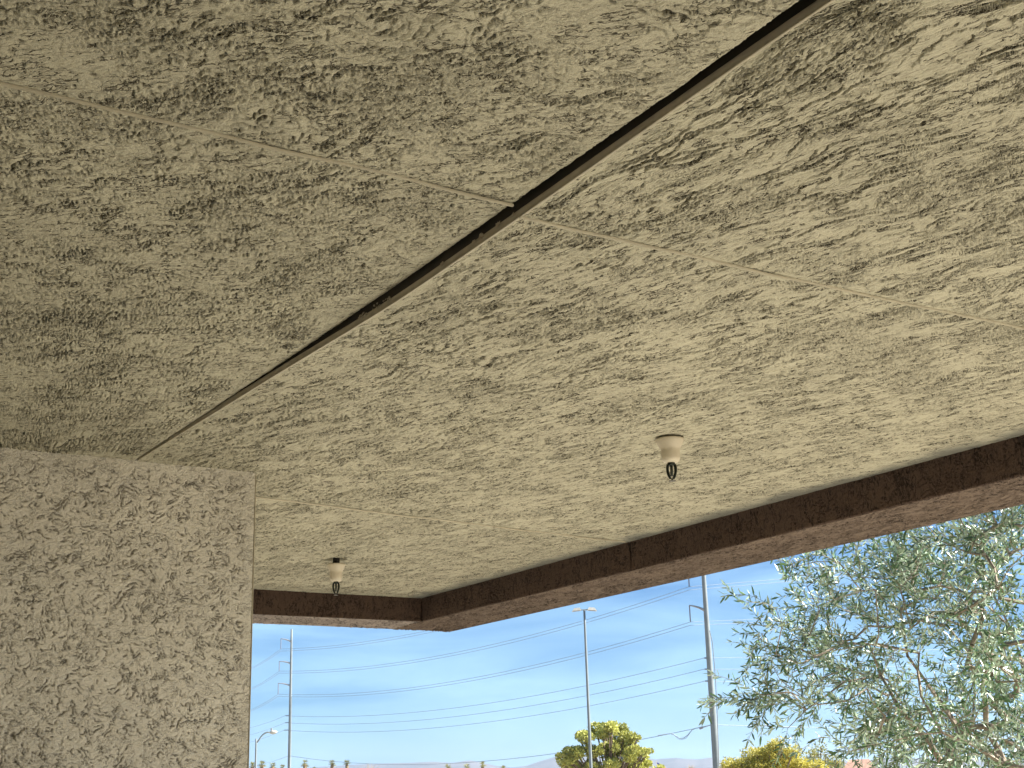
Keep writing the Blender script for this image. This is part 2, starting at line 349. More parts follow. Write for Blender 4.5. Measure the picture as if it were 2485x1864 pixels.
# left panel (over the camera)
DN = np.array([0, 0, -1.0])
ys = np.concatenate([marks(-2.6, 1.15, lambda y: .05)[:-1], marks(1.15, 4.80, lambda y: .0021+.00052*y*y)])
nc = 420
xm = np.clip(.337+(ys-1.912)*.22-.14, .0, 1.2); xm = np.where(ys < 1.9, .2+.0*ys, xm); ex = edge_x(ys)
X = np.concatenate([-1.25+(xm[:, None]+1.25)*np.linspace(0, 1, 14)[None, :-1], xm[:, None]+(ex-xm)[:, None]*np.linspace(0, 1, nc)[None, :]], 1)
Y = np.repeat(ys[:, None], X.shape[1], 1)
X = X + wob(ys, 22, .0030)[:, None]*np.clip((X-ex[:, None]+.03)/.03, 0, 1)
ed = ex[:, None]-X
Z = H + .005*np.clip(1-ed/.02, 0, 1)**2
P = np.stack([X, Y, Z], -1)
mk = .25+.75*sstep(ed, .0, .06+.03*np.sin(Y*9)); gyl = 2.165
mk = mk*(.15+.85*sstep(np.abs(Y-gyl-.004*(X-1)), .004, .012))
mk = mk*sstep(X, xm[:, None]-.03, xm[:, None]+.03)*sstep(Y, 1.13, 1.19)
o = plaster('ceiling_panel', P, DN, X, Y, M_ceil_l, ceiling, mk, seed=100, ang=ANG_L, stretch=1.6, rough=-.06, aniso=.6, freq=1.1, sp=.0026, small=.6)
print('left', P.shape)
sk = np.stack([P[:, -1], P[:, -1]+np.array([0, 0, .07])], 1); v, q = grid(sk); mesh_obj('panel_edge', v, q, M_dark, ceiling)
# right panel
ys = np.concatenate([marks(-2.6, .95, lambda y: .06)[:-1], marks(.95, 7.44, lambda y: .0023+.00034*(y+.3)**2)])
nc = 700; lx = lip_x(ys)+.004
xM = np.clip(1.69+1.27*(ys-1.147)+.28, 2.0, 4.05)
X = np.concatenate([lx[:, None]+(xM-lx)[:, None]*np.linspace(0, 1, nc)[None, :], xM[:, None]+(4.05001-xM)[:, None]*np.linspace(0, 1, 16)[None, 1:]], 1)
Y = np.repeat(ys[:, None], X.shape[1], 1)
S1 = on(2, 1625, 1066, H-.006)[:2]; S2 = (2.937, 6.30)
Z = zr(X, Y)
dd = np.hypot(X-S2[0], Y-S2[1]); Z = Z + .05*np.clip((.052-dd)/.008, 0, 1)
P = np.stack([X, Y, Z], -1)
mk = (.10+.90*sstep(X-lx[:, None], .004, .03+.02*np.sin(Y*7+1)))*(1-.85*sstep(X, 3.86, 3.97))
for gy0, gk, w in ((2.17, lambda x: 2.185+.012*(x-1.42), .012), (5.1, lambda x: np.interp(x, [1.86, 2.008, 3.421, 3.99], [5.03, 5.046, 5.231, 5.285]), .03)):
    mk = mk*(.25+.75*sstep(np.abs(Y-gk(X)), .005, w))
d1 = np.hypot(X-S1[0]-.03, (Y-S1[1])*.8); mk = mk*(.3+.7*sstep(d1, .09, .16)); mk = mk*(.3+.7*sstep(dd, .05, .10))
mk = mk*(.3+.7*sstep(Y, 7.40-.16, 7.40-.05)*0+.7*(1-sstep(Y, 7.28, 7.36)))
mk = mk*np.where(xM[:, None] > 4.0, 1, 1-sstep(X, xM[:, None]-.03, xM[:, None]+.02))*sstep(Y, .93, .99)
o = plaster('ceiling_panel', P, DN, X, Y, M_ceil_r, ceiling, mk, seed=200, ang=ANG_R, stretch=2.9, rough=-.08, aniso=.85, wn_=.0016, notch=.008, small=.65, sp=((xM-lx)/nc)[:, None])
print('right', P.shape)
# metal trim of the long joint: upright web and small lip
yy = marks(-2.5, 4.64, lambda y: .04)
webt = zr(lip_x(yy), yy)+.0145
web = np.stack([np.stack([lip_x(yy)+.000, yy, webt], -1), np.stack([lip_x(yy), yy, zr(lip_x(yy), yy)-.001], -1)], 1)
web2 = np.stack([np.stack([lip_x(yy)+.0025, yy, zr(lip_x(yy), yy)-.001], -1), np.stack([lip_x(yy)+.0025, yy, webt], -1)], 1)
Pw = np.concatenate([web, web2], 1); v, q = grid(Pw)
mesh_obj('joint_web', v, q, M_bead, ceiling)
gap_shade = np.stack([np.stack([lip_x(yy)+.003, yy, webt-.004], -1), np.stack([lip_x(yy)+.003, yy, H+.07+0*yy], -1)], 1); v, q = grid(gap_shade); mesh_obj('joint_gap_shade', v, q, M_dark, ceiling)  # dark strip added above the web to paint the gap's shadow
zz = zr(lip_x(yy), yy)
prof = [(-.0015, 0.0), (-.0015, -.0022), (.0040, -.0026), (.0046, 0.0)]
Pl = np.stack([np.stack([lip_x(yy)+a, yy, zz+b], -1) for a, b in prof], 1); v, q = grid(Pl)
mesh_obj('joint_lip', v, q, M_bead_lip, ceiling)
# crusts of plaster left on the web
mb = MB()
for yc, w, hgt in [(2.83, .05, .016), (2.90, .04, .012), (2.77, .03, .010), (2.33, .014, .008), (2.36, .008, .006), (2.26, .006, .008), (2.20, .006, .004), (2.50, .004, .004)]:
    n = 14
    for k in range(n):
        a = random.uniform(-w, w)*.6; b = random.uniform(-.3, .5)*hgt; r = random.uniform(.002, .0045)
        c = Vector((float(lip_x(yc))-.001, yc+a, float(H-sag(yc)*.5)+b))
        pts = [c+Vector((random.uniform(-r, 0)*.8, random.uniform(-r, r)*1.6, random.uniform(-r, r))) for _ in range(7)]
        mb.add(pts, [(0, 1, 2), (0, 2, 3), (1, 4, 2), (2, 5, 3), (3, 6, 0), (0, 4, 1), (5, 6, 3)])
tag(mb.build('plaster_crust', M_bead, ceiling), 'crusts of old plaster stuck to the joint web', kind='stuff')
# control joints (thin strips with a groove along the middle)
def strip(pts, w, dz, mat, name='control_joint'):
    pts = [np.array(p) for p in pts]; rows = []
    for i, p in enumerate(pts):
        p = p+np.array([0, 0, .0045*mnoise.noise(Vector((float(p[0])*5, float(p[1])*5, 2.0)))])
        t = pts[min(i+1, len(pts)-1)] - pts[max(i-1, 0)]; t /= np.linalg.norm(t); nrm = np.array([-t[1], t[0], 0]); nrm /= np.linalg.norm(nrm)
        rows.append([p + nrm*a*w + np.array([0, 0, b]) for a, b in ((-1, .004), (-.8, -dz), (-.35, -dz), (-.22, dz*.9), (.22, dz*.9), (.35, -dz), (.8, -dz), (1, .004))])
    v, q = grid(np.array(rows)); return mesh_obj(name, v, q, mat, ceiling)
gl = [on(2, u, 198+.2366*u, H) for u in np.linspace(-400, 1150, 24)]
strip([(-1.2, gl[0][1], H-.0048)] + [(p[0], p[1], H-.0048) for p in gl] + [(edge_x(2.17)-.004, 2.172, H-.006)], .0030, .0010, M_joint)
gr = []
for u, vv in [(1262, 530), (1430, 569), (1600, 607), (1890, 673), (2185, 737), (2485, 800), (2900, 885)]:
    zc = H
    for _ in range(4): p = on(2, u, vv, zc-.006); zc = float(zr(p[0], p[1]))
    gr.append((p[0], p[1], zc-.006))
grx = np.linspace(gr[0][0], gr[-1][0], 60); gry = np.interp(grx, [a[0] for a in gr], [a[1] for a in gr]); grz = zr(grx, gry)-.0048
strip([(a, b, c) for a, b, c in zip(grx, gry, grz)] + [(4.02, gr[-1][1], H-.006)], .0032, .0010, M_joint)
g2x = np.linspace(1.86, 3.99, 60); g2y = np.interp(g2x, [1.86, 2.008, 3.421, 3.99], [5.03, 5.046, 5.231, 5.285])
strip([(a, b, H-.0052) for a, b in zip(g2x, g2y)], .0042, .0010, M_joint)

# beams
ZB = EYE + 1.0093
def beam_strip(name, parent, path, axis, a, b, step_l, step_p, mat):
    """path: list of (across, z) points; swept along axis from a to b"""
    ls = marks(a, b, step_l); pp = [path[0]]
    for (x0, z0), (x1, z1) in zip(path, path[1:]):
        n = max(2, int(math.hypot(x1-x0, z1-z0)/step_p))
        for k in range(1, n+1): pp.append((x0+(x1-x0)*k/n, z0+(z1-z0)*k/n))
    pp = np.array(pp)
    A, L = np.meshgrid(pp[:, 0], ls, indexing='ij'); Zc = np.repeat(pp[:, 1][:, None], len(ls), 1)
    vert = 'face' in name
    arc = np.concatenate([[0], np.cumsum(np.hypot(np.diff(pp[:, 0]), np.diff(pp[:, 1])))]); AR = np.repeat(arc[:, None], len(ls), 1)
    P = np.stack([A, L, Zc], -1) if axis == 'y' else np.stack([L, A, Zc], -1)
    nrm = (np.array([-1., 0, 0]) if axis == 'y' else np.array([0, -1., 0])) if vert else DN
    m = sstep(AR, 0, .012)*sstep(arc[-1]-AR, 0, .008)*.85+.15
    return plaster(name, P, nrm, L, AR+(3.3 if axis == 'x' else 0), mat, parent, m, flip=(axis != 'y'), **(dict(seed=300, ang=1.5, stretch=1.8, lap=.002, notch=.005, aniso=.5, freq=1.0, rough=-.3, sparse=.0) if vert else dict(seed=400 if axis == 'y' else 450, ang=.25 if axis == 'y' else .9, stretch=3.0, lap=.005, notch=.010, aniso=.7, freq=1.2, rough=-.2, sparse=-.5, wn_=.0042)))
beam = empty('roof_beam', (4.24, 5.0, ZB), 'long dark brown stucco beam along the open right side of the patio, the olive tree beyond it', 'beam')
def r5(x0, z0, x1, z1): return [(x0, z0), (x1, z1)]
KY = 5.289
for a, b, e0, e1 in ((-2.6, KY-.004, 0, 1), (KY+.004, 7.403, 1, 0)):
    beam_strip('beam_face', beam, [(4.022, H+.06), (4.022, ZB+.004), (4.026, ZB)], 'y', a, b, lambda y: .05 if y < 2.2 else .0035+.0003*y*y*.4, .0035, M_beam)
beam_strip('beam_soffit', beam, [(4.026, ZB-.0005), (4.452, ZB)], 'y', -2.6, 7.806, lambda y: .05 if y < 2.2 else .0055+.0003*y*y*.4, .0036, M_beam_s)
mb = MB(); mb.box((4.456, -2.6, ZB+.002), (4.470, 7.806, 3.35)); mb.build('beam_outer_face', M_beam, beam)
mb = MB(); mb.box((4.030, KY-.007, ZB+.004), (4.040, KY+.007, H+.05)); mb.build('beam_joint', M_beam, beam)
fbeam = empty('roof_beam', (2.5, 7.6, ZB), 'short brown stucco beam across the far end of the patio behind the far sprinkler', 'beam')
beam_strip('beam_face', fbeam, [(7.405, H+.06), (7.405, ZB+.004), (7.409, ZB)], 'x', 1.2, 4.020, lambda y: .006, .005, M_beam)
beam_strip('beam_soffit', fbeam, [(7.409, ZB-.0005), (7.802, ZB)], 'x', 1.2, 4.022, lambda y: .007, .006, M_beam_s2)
mb = MB(); mb.box((1.2, 7.804, ZB+.002), (4.452, 7.818, 3.35)); mb.build('beam_outer_face', M_beam, fbeam)

# walls
CX, CY = 1.850, 4.665
def wall_near():
    w = empty('stucco_wall', (0, CY, .1), 'tan rough stucco wall ending in a sharp corner at the lower left, below the ceiling', 'wall')
    xs = np.concatenate([np.linspace(-1.25, .70, 40)[:-1], np.linspace(.70, CX-.007, 330)])
    path = [(x, CY, 0, 0) for x in xs] + [(CX-.007+.007*math.sin(a), CY+.007-.007*math.cos(a), 0, 0) for a in np.linspace(.2, math.pi/2, 6)] + [(CX, CY+.007+d, 0, 0) for d in np.concatenate([np.linspace(.003, .12, 30), np.linspace(.2, 3.1, 30)])]
    path = np.array(path)
    zs = np.concatenate([np.linspace(.1, 1.45, 20)[:-1], np.linspace(1.45, H+.005, 380)])
    P = np.stack([np.repeat(path[:, 0][:, None], len(zs), 1), np.repeat(path[:, 1][:, None], len(zs), 1), np.repeat(zs[None, :], len(path), 0)], -1)
    # the wall is coved into the ceiling
    dl = np.concatenate([[0], np.cumsum(np.hypot(np.diff(path[:, 0]), np.diff(path[:, 1])))])
    tn = np.gradient(path[:, :2], axis=0); tn /= np.linalg.norm(tn, axis=1, keepdims=True); nr = np.stack([tn[:, 1], -tn[:, 0], 0*tn[:, 0]], -1)
    Sg = np.repeat(dl[:, None], len(zs), 1); Zg = P[..., 2]
    cdist = np.abs(Sg-(CX-.007+1.25)); mk = (.25+.75*sstep(cdist, .008, .05))*(.35+.65*sstep(H-Zg, .01, .06))*sstep(P[..., 0], .69, .76)*sstep(Zg, 1.44, 1.50)
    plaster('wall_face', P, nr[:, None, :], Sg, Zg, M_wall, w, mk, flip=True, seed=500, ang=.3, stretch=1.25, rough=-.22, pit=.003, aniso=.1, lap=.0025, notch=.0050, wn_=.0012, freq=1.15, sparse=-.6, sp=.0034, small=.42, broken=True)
    mb = MB()
    mb.tube([(CX-.001, CY+.001, .1), (CX-.001, CY+.001, H-.01)], .0028, 6); mb.build('corner_bead', M_bead_lip, w)
wall_near()
mb = MB(); mb.box((-1.45, -2.8, .1), (-1.2, 4.66, H+.02))
tag(mb.build('house_wall', M_pale_wall), 'pale painted house wall along the inner side of the patio, out of view', 'wall')
mb = MB(); mb.box((-1.2, -2.8, .1), (3.0, -2.6, H+.02))
tag(mb.build('house_wall', M_pale_wall), 'pale painted house wall behind the viewer, out of view', 'wall')
mb = MB(); mb.box((-1.45, -2.8, H+.075), (4.4545, 7.8035, 3.30))
tag(mb.build('roof_deck', M_roof), 'flat roof deck over the patio ceiling', 'roof')

# ------------------------------------------------------------------ sprinklers
def sprinkler(c, label, drop, tall, rtop):
    z0 = c[2]-drop; s = empty('fire_sprinkler', (c[0], c[1], z0), label, 'sprinkler', 'fire sprinklers hanging from the patio ceiling')
    h = tall; R = rtop
    mb = MB()
    prof = [(R*.30, -.004), (R*.96, .0), (R, -.0015), (R*.985, -h*.08), (R*.90, -h*.20), (R*.76, -h*.34), (R*.69, -h*.42), (R*.67, -h*.46), (R*.665, -h*.60), (R*.66, -h*.80), (R*.60, -h*.90), (R*.50, -h*.965), (R*.34, -h), (R*.05, -h)]
    mb.lathe(prof[::-1], (c[0], c[1], z0), 48); mb.build('escutcheon', M_cream, s, True)
    mb = MB(); mb.tube([(c[0], c[1], z0+drop+.05), (c[0], c[1], z0-.01)], .017, 16); mb.build('pipe', M_black, s)
    zb = z0-h; hd = h*.70
    mb = MB(); mb.lathe([(.0, .004), (.0125, .003), (.0135, -.006), (.009, -.010), (.0, -.010)][::-1], (c[0], c[1], zb), 16); mb.build('head_collar', M_iron, s, True)
    # two frame arms, seen broadside
    ax = np.array([ri[0], ri[1], 0]); ax /= np.linalg.norm(ax)
    for sg in (-1, 1):
        pts = []
        for k in range(11):
            a = k/10; r = .0125*math.sin(math.pi*(.28+.66*a))**.8 + .0015
            pts.append((c[0]+ax[0]*sg*r, c[1]+ax[1]*sg*r, zb-.006-a*(hd-.008)))
        mb = MB(); mb.tube(pts, [.0050]*8+[.0048, .0042, .0035], 8); mb.build('frame_arm', M_iron, s, True)
    mb = MB(); mb.tube([(c[0], c[1], zb-.008), (c[0], c[1], zb-hd*.8)], .0052, 10); mb.build('glass_bulb', M_glass_bulb, s, True)
    mb = MB(); n = 16; zz = zb-hd-.004
    v = []
    for k in range(n*2):
        a = math.pi*k/n; r = .0125 if k % 2 else .008
        v.append((c[0]+r*math.cos(a), c[1]+r*math.sin(a), zz))
    v += [(x, y, z-.0012) for x, y, z in v]
    m = n*2
    mb.add(v, [tuple(range(m))[::-1][::-1], tuple(range(m, 2*m))[::-1]] + [(k, (k+1) % m, m+(k+1) % m, m+k) for k in range(m)])
    mb.tube([(c[0], c[1], zz+.008), (c[0], c[1], zz)], .003, 8)
    mb.build('deflector', M_iron, s)
s1 = on(2, 1625, 1066, H-.006)
sprinkler((s1[0], s1[1], H-.006), 'nearer and larger fire sprinkler with cream bell cup tight against the ceiling', .0, .083, .049)
s2 = on(2, 816.5, 1357, H)
sprinkler((S2[0], S2[1], H-.002), 'farther and smaller fire sprinkler whose cream bell hangs below a dark hole in the ceiling', .022, .088, .047)

# ------------------------------------------------------------------ transmission poles and wires
def lathe_pole(name, base, top_z, r0, r1, mat, parent, n=16):
    mb = MB(); zs = np.linspace(0, top_z, 14)
    mb.tube([(base[0], base[1], z) for z in zs], [r0+(r1-r0)*z/top_z for z in zs], n); return mb.build(name, mat, parent, True)
D1, D2 = 182.0, 291.0
A = px(1724, 1640, D1); B = px(705, 1690, D2)
def top_of(u, v, D): return float(px(u, v, D)[2])
pole_r = empty('transmission_pole', (A[0], A[1], 0), 'tall thick pale steel transmission pole just left of the olive tree', 'power pole', 'steel transmission poles')
pole_l = empty('transmission_pole', (B[0], B[1], 0), 'thin pale steel transmission pole farther away beside the stucco wall corner', 'power pole', 'steel transmission poles')
HT = top_of(713.8, 1527, D2)
for p, b in ((pole_r, A), (pole_l, B)):
    lathe_pole('pole_shaft', b, HT if p is pole_l else HT+4, .50 if p is pole_r else .38, .20, M_galv, p)
def seg_arm(p, b, D, att, tip, ins, rr):
    a = np.array([b[0], b[1], float(px(att[0], att[1], D)[2])]); t = px(tip[0], tip[1], D); i_ = px(ins[0], ins[1], D); i_[0], i_[1] = t[0], t[1]
    mb = MB(); pts = [a+(t-a)*k/8 + np.array([0, 0, .16*math.sin(math.pi*(k/8)**.8)]) for k in range(9)]
    mb.tube(pts, [rr*(1.3-.8*k/8) for k in range(9)], 8); mb.build('cross_arm', M_arm, p, True)
    mb = MB(); n = 30; mb.lathe([((.05 if k % 2 else .11), -(t[2]-i_[2])*k/n) for k in range(n+1)], t, 10); mb.build('insulator', M_insul, p, True)
    return i_
LA = [((709.5, 1558), (682, 1550), (682, 1575)), ((706.6, 1611), (678, 1605), (677, 1628.5)), ((704, 1665), (675.5, 1658), (674.8, 1684.5))]
RA = [((1706, 1309), (1667, 1296), (1666, 1337)), ((1709.5, 1397), (1670, 1383), (1670.6, 1424)), ((1714, 1484), (1673, 1469), (1676, 1509.5))]
LI = [seg_arm(pole_l, B, D2, a, t, i, .14) for a, t, i in LA]
RI = [seg_arm(pole_r, A, D1, a, t, i, .15) for a, t, i in RA]
def post(p, b, D, u, v, u2):
    a = np.array([b[0], b[1], float(px(u2, v, D)[2])]); t = px(u, v, D)
    mb = MB(); n = 10; pts = [a+(t-a)*k/n for k in range(n+1)]; mb.tube(pts, [(.06 if k % 2 else .12) for k in range(n+1)], 8); mb.build('post_insulator', M_insul, p, True); return t
LP = [post(pole_l, B, D2, u, v, 700) for u, v in ((692.5, 1737), (692, 1754), (690, 1772))]
RP = [post(pole_r, A, D1, u, v, 1722) for u, v in ((1709, 1597), (1710, 1624), (1711, 1653))]
def wire(pts_spans, label, group, r=.033):
    mb = MB()
    for (a, b, s) in pts_spans:
        a = np.array(a, float); b = np.array(b, float); n = 26; pts = []
        for k in range(n+1):
            t = k/n; p = a+(b-a)*t; p[2] -= 4*s*t*(1-t); pts.append(p)
        mb.tube(pts, r, 5)
    return tag(mb.build('power_line', M_wire), label, 'power line', group)
DL, DR = 420.0, 330.0
# heights of the far ends, behind the wall corner and behind the olive tree
Lend = [(560, 1636), (560, 1684), (560, 1733)]; Rend = [(2560, 1372), (2560, 1452), (2560, 1372)]
Rpts = {0: [(1667, 1337), (2485, 1270)], 1: [(1670, 1424), (1833, 1406), (2100, 1384)], 2: [(1676, 1509.5), (1808, 1500), (2004, 1484)]}
names = ['topmost', 'middle', 'lowest']
Cv = (B-A)/np.linalg.norm(B-A)
def rend(u0, v0, u1, v1, D0, D1_, ext=2650):
    v = v0+(v1-v0)/(u1-u0)*(ext-u0); return px(ext, v, D1_)
for k in range(3):
    for j, off in enumerate((0.0, .42)):
        li = np.array(LI[k]) - np.array([0, 0, off]); r_ = np.array(RI[k]) - np.array([0, 0, off])
        le = px(560, Lend[k][1] + off*3.3, DL)
        (u0, v0), (u1, v1) = Rpts[k][0], Rpts[k][1]
        re = rend(u0, v0, u1, v1, D1, 215.0); re[2] -= off
        wire([(le, li, 1.0), (li, r_, 2.9), (r_, re, .5)], f'{"upper" if j == 0 else "lower"} wire of the {names[k]} thick pair strung between the two steel poles', 'paired transmission wires')
RPe = [((1712, 1597), (1799, 1591)), ((1712, 1624), (1814, 1620)), ((1712, 1653), (1793, 1651))]
for k in range(3):
    le = px(560, [1773, 1790.5, 1808][k], DL)
    re = px(2650, [1545, 1588, 1640][k], 215.0)
    wire([(le, LP[k], .6), (LP[k], RP[k], 2.5), (RP[k], re, .6)], f'{names[k]} of the three single wires strung below the thick wire pairs', 'single wires lower on the poles', .032)
# communication cable with its hanging slack loop
ca = px(702, 1834, D2); cb = px(1727.5, 1759, D1)
mb = MB()
def catenary(a, b, s, n=30, t0=0., t1=1.):
    out = []
    for k in range(n+1):
        t = t0+(t1-t0)*k/n; p = np.array(a)+(np.array(b)-np.array(a))*t; p[2] -= 4*s*t*(1-t); out.append(p)
    return out
mb.tube(catenary(px(600, 1862, 400), ca, .3), .035, 5); mb.tube(catenary(ca, cb, 3.1, 60), .04, 5); mb.tube(catenary(cb, px(2650, 1772, 215), .2), .04, 5)
tag(mb.build('power_line', M_wire), 'lowest cable of all, running just above the palm tops and past the slack loop', 'cable')
loop = empty('cable_loop', px(1665, 1790, D1+4), 'slack loop of dark cable hanging left of the thick steel pole', 'cable')
mb = MB(); pts = []
for u, v in [(1596, 1785), (1622, 1781), (1632, 1780), (1640, 1786), (1650, 1792), (1660, 1791), (1670, 1783), (1680, 1771), (1690, 1767), (1708, 1765), (1727, 1759)]: pts.append(px(u, v, D1+4))
mb.tube(pts, .06, 5); mb.build('cable', M_wire, loop)
mb = MB(); pts = [px(u, v, D1+4) for u, v in [(1628, 1781), (1636, 1784), (1646, 1793), (1656, 1795), (1666, 1791), (1674, 1780)]]; mb.tube(pts, .03, 5); mb.build('cable', M_wire, loop)
mb = MB(); mb.tube([px(1697, 1768, D1+4), px(1706, 1765, D1+4)], .16, 8); mb.build('splice_case', M_insul, loop)
# ground wires running down the shafts
mb = MB(); mb.tube([px(u, v, D1-.7) for u, v in [(1722, 1530), (1729, 1560), (1736, 1640), (1741, 1740), (1745, 1864)]], .05, 5); mb.build('down_cable', M_arm, pole_r)
mb = MB(); mb.tube([px(u, v, D2-.6) for u, v in [(707, 1690), (706, 1750), (704, 1830), (703, 1870)]], .07, 5); mb.build('down_cable', M_galv, pole_l)

# ------------------------------------------------------------------ parking lot light, street lamp
Dk = 79.0; K = px(1426, 1672, Dk); kt = px(1418.5, 1481, Dk)
lot = empty('lot_light', (K[0], K[1], 0), 'tall slender light pole with two flat lamp heads in front of the round pine', 'light pole')
lathe_pole('pole_shaft', K, kt[2], .10, .06, M_galv, lot, 12)
hv = np.array([ri[0], ri[1], 0]); hv /= np.linalg.norm(hv); fv = np.array([-hv[1], hv[0], 0])
for sg in (-1, 1):
    c = kt + hv*sg*.42 + np.array([0, 0, .02]); K2 = kt.copy(); K2[0], K2[1] = K[0], K[1]
    c = K2 + hv*sg*.44 + np.array([0, 0, .03])
    v = []
    for a, b, z in ((-.26, -.20, -.06), (.26, -.20, -.06), (.26, .20, -.06), (-.26, .20, -.06), (-.18, -.15, .10), (.14, -.15, .10), (.14, .15, .10), (-.18, .15, .10)):
        v.append(c + hv*a*sg + fv*b + np.array([0, 0, z - .10*(a)*1.0]))
    fcs = [(0,3,2,1),(4,5,6,7),(0,1,5,4),(1,2,6,5),(2,3,7,6),(3,0,4,7)]
    mb = MB(); mb.add(v, fcs); hd = mb.build('lamp_head', M_lamp, lot)
    mb = MB(); vv = [c + hv*a*sg + fv*b + np.array([0, 0, -.066 - .10*a]) for a, b in ((-.2, -.15), (.2, -.15), (.2, .15), (-.2, .15))]; mb.add(vv, [(0, 3, 2, 1)]); mb.build('lens', M_insul, hd)
    mb = MB(); mb.tube([K2+np.array([0, 0, .02]), c - hv*sg*.22], .035, 8); mb.build('bracket', M_galv, lot)
Ds = 140.0; S = px(621, 1830, Ds)
lamp = empty('street_lamp', (S[0], S[1], 0), 'street lamp with a curved arm beside the stucco wall corner', 'street lamp')
stz = float(px(623.3, 1792.4, Ds)[2]); lathe_pole('pole_shaft', S, stz, .12, .085, M_galv, lamp, 12)
a0 = px(625, 1803, Ds); a0[0], a0[1] = S[0], S[1]
pts = [a0] + [px(u, v, Ds) for u, v in ((628, 1797), (632, 1790), (638, 1783), (643.5, 1779), (649, 1777), (657, 1778))]
mb = MB(); mb.tube(pts, .075, 8); mb.build('lamp_arm', M_galv, lamp, True)
hd = [px(u, v, Ds) for u, v in ((654, 1778), (660, 1777), (668, 1776.5), (673, 1776.5))]
mb = MB(); mb.tube(hd, [.08, .20, .17, .05], 10); ho = mb.build('lamp_head', M_lamp, lamp, True)
mb = MB(); c = px(659, 1773, Ds); mb.tube([c, c+np.array([0, 0, .22])], .09, 8); mb.build('photocell', M_arm, ho)

# ------------------------------------------------------------------ vegetation
def quads_cloud(C, Nn, size, aspect, name, mat, parent, kind='stuff', fold=False):
    """C centres (n,3), Nn long axis directions (n,3)"""
    n = len(C); A_ = Nn/np.linalg.norm(Nn, axis=1, keepdims=True)
    R_ = rng.normal(size=(n, 3)); S_ = np.cross(A_, R_); S_ /= np.linalg.norm(S_, axis=1, keepdims=True)
    L = (size*rng.uniform(.7, 1.3, n))[:, None]; Wd = L*aspect
    v = np.stack([C, C+A_*L*.45+S_*Wd*.5, C+A_*L, C+A_*L*.45-S_*Wd*.5], 1).reshape(-1, 3)
    q = np.arange(n*4).reshape(n, 4)
    o = mesh_obj(name, v, q, mat, parent); tag(o, kind=kind); return o
def lobes_tree(name, label, cat, lobes, D, trunk_u, per, size, aspect, mat, barkmat, flat=.75, spread=1.0, group=None, upish=.0, shell=.55, depthf=1.0, trunk_r=.2):
    s = D/F_PX
    base = px(trunk_u, 1900, D); root = empty(name, (base[0], base[1], 0), label, cat, group)
    Cs = []; Ns = []; mb = MB()
    fork = np.array([base[0], base[1], 0.0]); zmin = min(px(u, v, D)[2] for u, v, r in lobes)
    fork[2] = max(.8, zmin*.6)
    mb.tube([(base[0], base[1], 0), (base[0]+.05, base[1], fork[2]*.5), fork], [trunk_r*1.2, trunk_r, trunk_r*.9], 9)
    for u, v, r in lobes:
        dep = rng.uniform(-1, 1)*depthf*60*s
        c = px(u, v, D) + np.array([fw[0], fw[1], 0])*dep; R = r*s
        n = int(per*(r/25)**2)
        d = rng.normal(size=(n, 3)); d /= np.linalg.norm(d, axis=1, keepdims=True)
        rad = R*(shell+(1-shell)*rng.random(n)**.6)[:, None]*(1+.16*np.sin(d[:, :1]*7+u)+.12*np.sin(d[:, 2:]*9+v))
        p = c + d*rad*np.array([1, 1, flat])*spread
        Cs.append(p); Ns.append(d*.8+rng.normal(size=(n, 3))*.55+np.array([0, 0, upish]))
        mid = fork*.5+c*.5 + np.array([0, 0, -.1*R]); mb.tube([fork, mid, c], [trunk_r*.45, trunk_r*.22, .03], 5, False)
    mb.build('trunk', barkmat, root, True)
    quads_cloud(np.concatenate(Cs), np.concatenate(Ns), size, aspect, 'crown', mat, root)
    return root
M_bark = plain('bark', (.16, .12, .085), .9, 0, .3, 6, .5)
M_bark_o = plain('olive_bark', (.24, .20, .15), .85, 0, .35, 14, .4)
M_pine = leafmat('pine_needles', (.46, .47, .13), (.44, .45, .13), .35, .5, .2)
M_yel = leafmat('yellow_leaves', (.52, .47, .10), (.48, .44, .10), .35, .6, .35)
M_yg = leafmat('yellowgreen_leaves', (.34, .33, .08), (.3, .3, .08), .35, .6, .3)
M_grn = leafmat('green_leaves', (.10, .15, .03), (.10, .14, .04), .35, .6, .25)
M_palm = leafmat('palm_fronds', (.30, .30, .11), (.30, .30, .13), .3, .3, .3)
M_thatch = plain('palm_thatch', (.22, .17, .10), .95, 0, .3, 2)
M_twig = plain('pale_twigs', (.42, .36, .28), .9, 0, .2, 1)

pine_l = [(1462, 1774, 27), (1500, 1772, 26), (1478, 1763, 18), (1430, 1787, 24), (1524, 1792, 22), (1408, 1786, 15), (1540, 1790, 11), (1480, 1806, 30), (1446, 1818, 26), (1412, 1828, 26), (1382, 1834, 22), (1362, 1836, 12), (1512, 1820, 28), (1545, 1828, 24), (1568, 1832, 17), (1480, 1846, 28), (1440, 1856, 28), (1398, 1862, 28), (1366, 1856, 16), (1530, 1858, 28), (1566, 1862, 22), (1500, 1884, 32), (1450, 1892, 32), (1400, 1890, 28), (1550, 1890, 28), (1590, 1880, 16), (1605, 1866, 9)]
lo = []
for u, v, r in pine_l:          # break every lobe into uneven tufts
    for _ in range(5):
        a = rng.uniform(0, 2*math.pi); k = rng.uniform(.2, .8)*r
        lo.append((u+k*math.cos(a), v+k*math.sin(a)*.8, r*rng.uniform(.38, .6)))
lobes_tree('pine_tree', 'large round yellow-green pine behind the tall two-headed light pole', 'tree', lo, 92, 1480, 900, .17, .6, M_pine, M_bark, .62, shell=.55, depthf=.8, upish=.5)
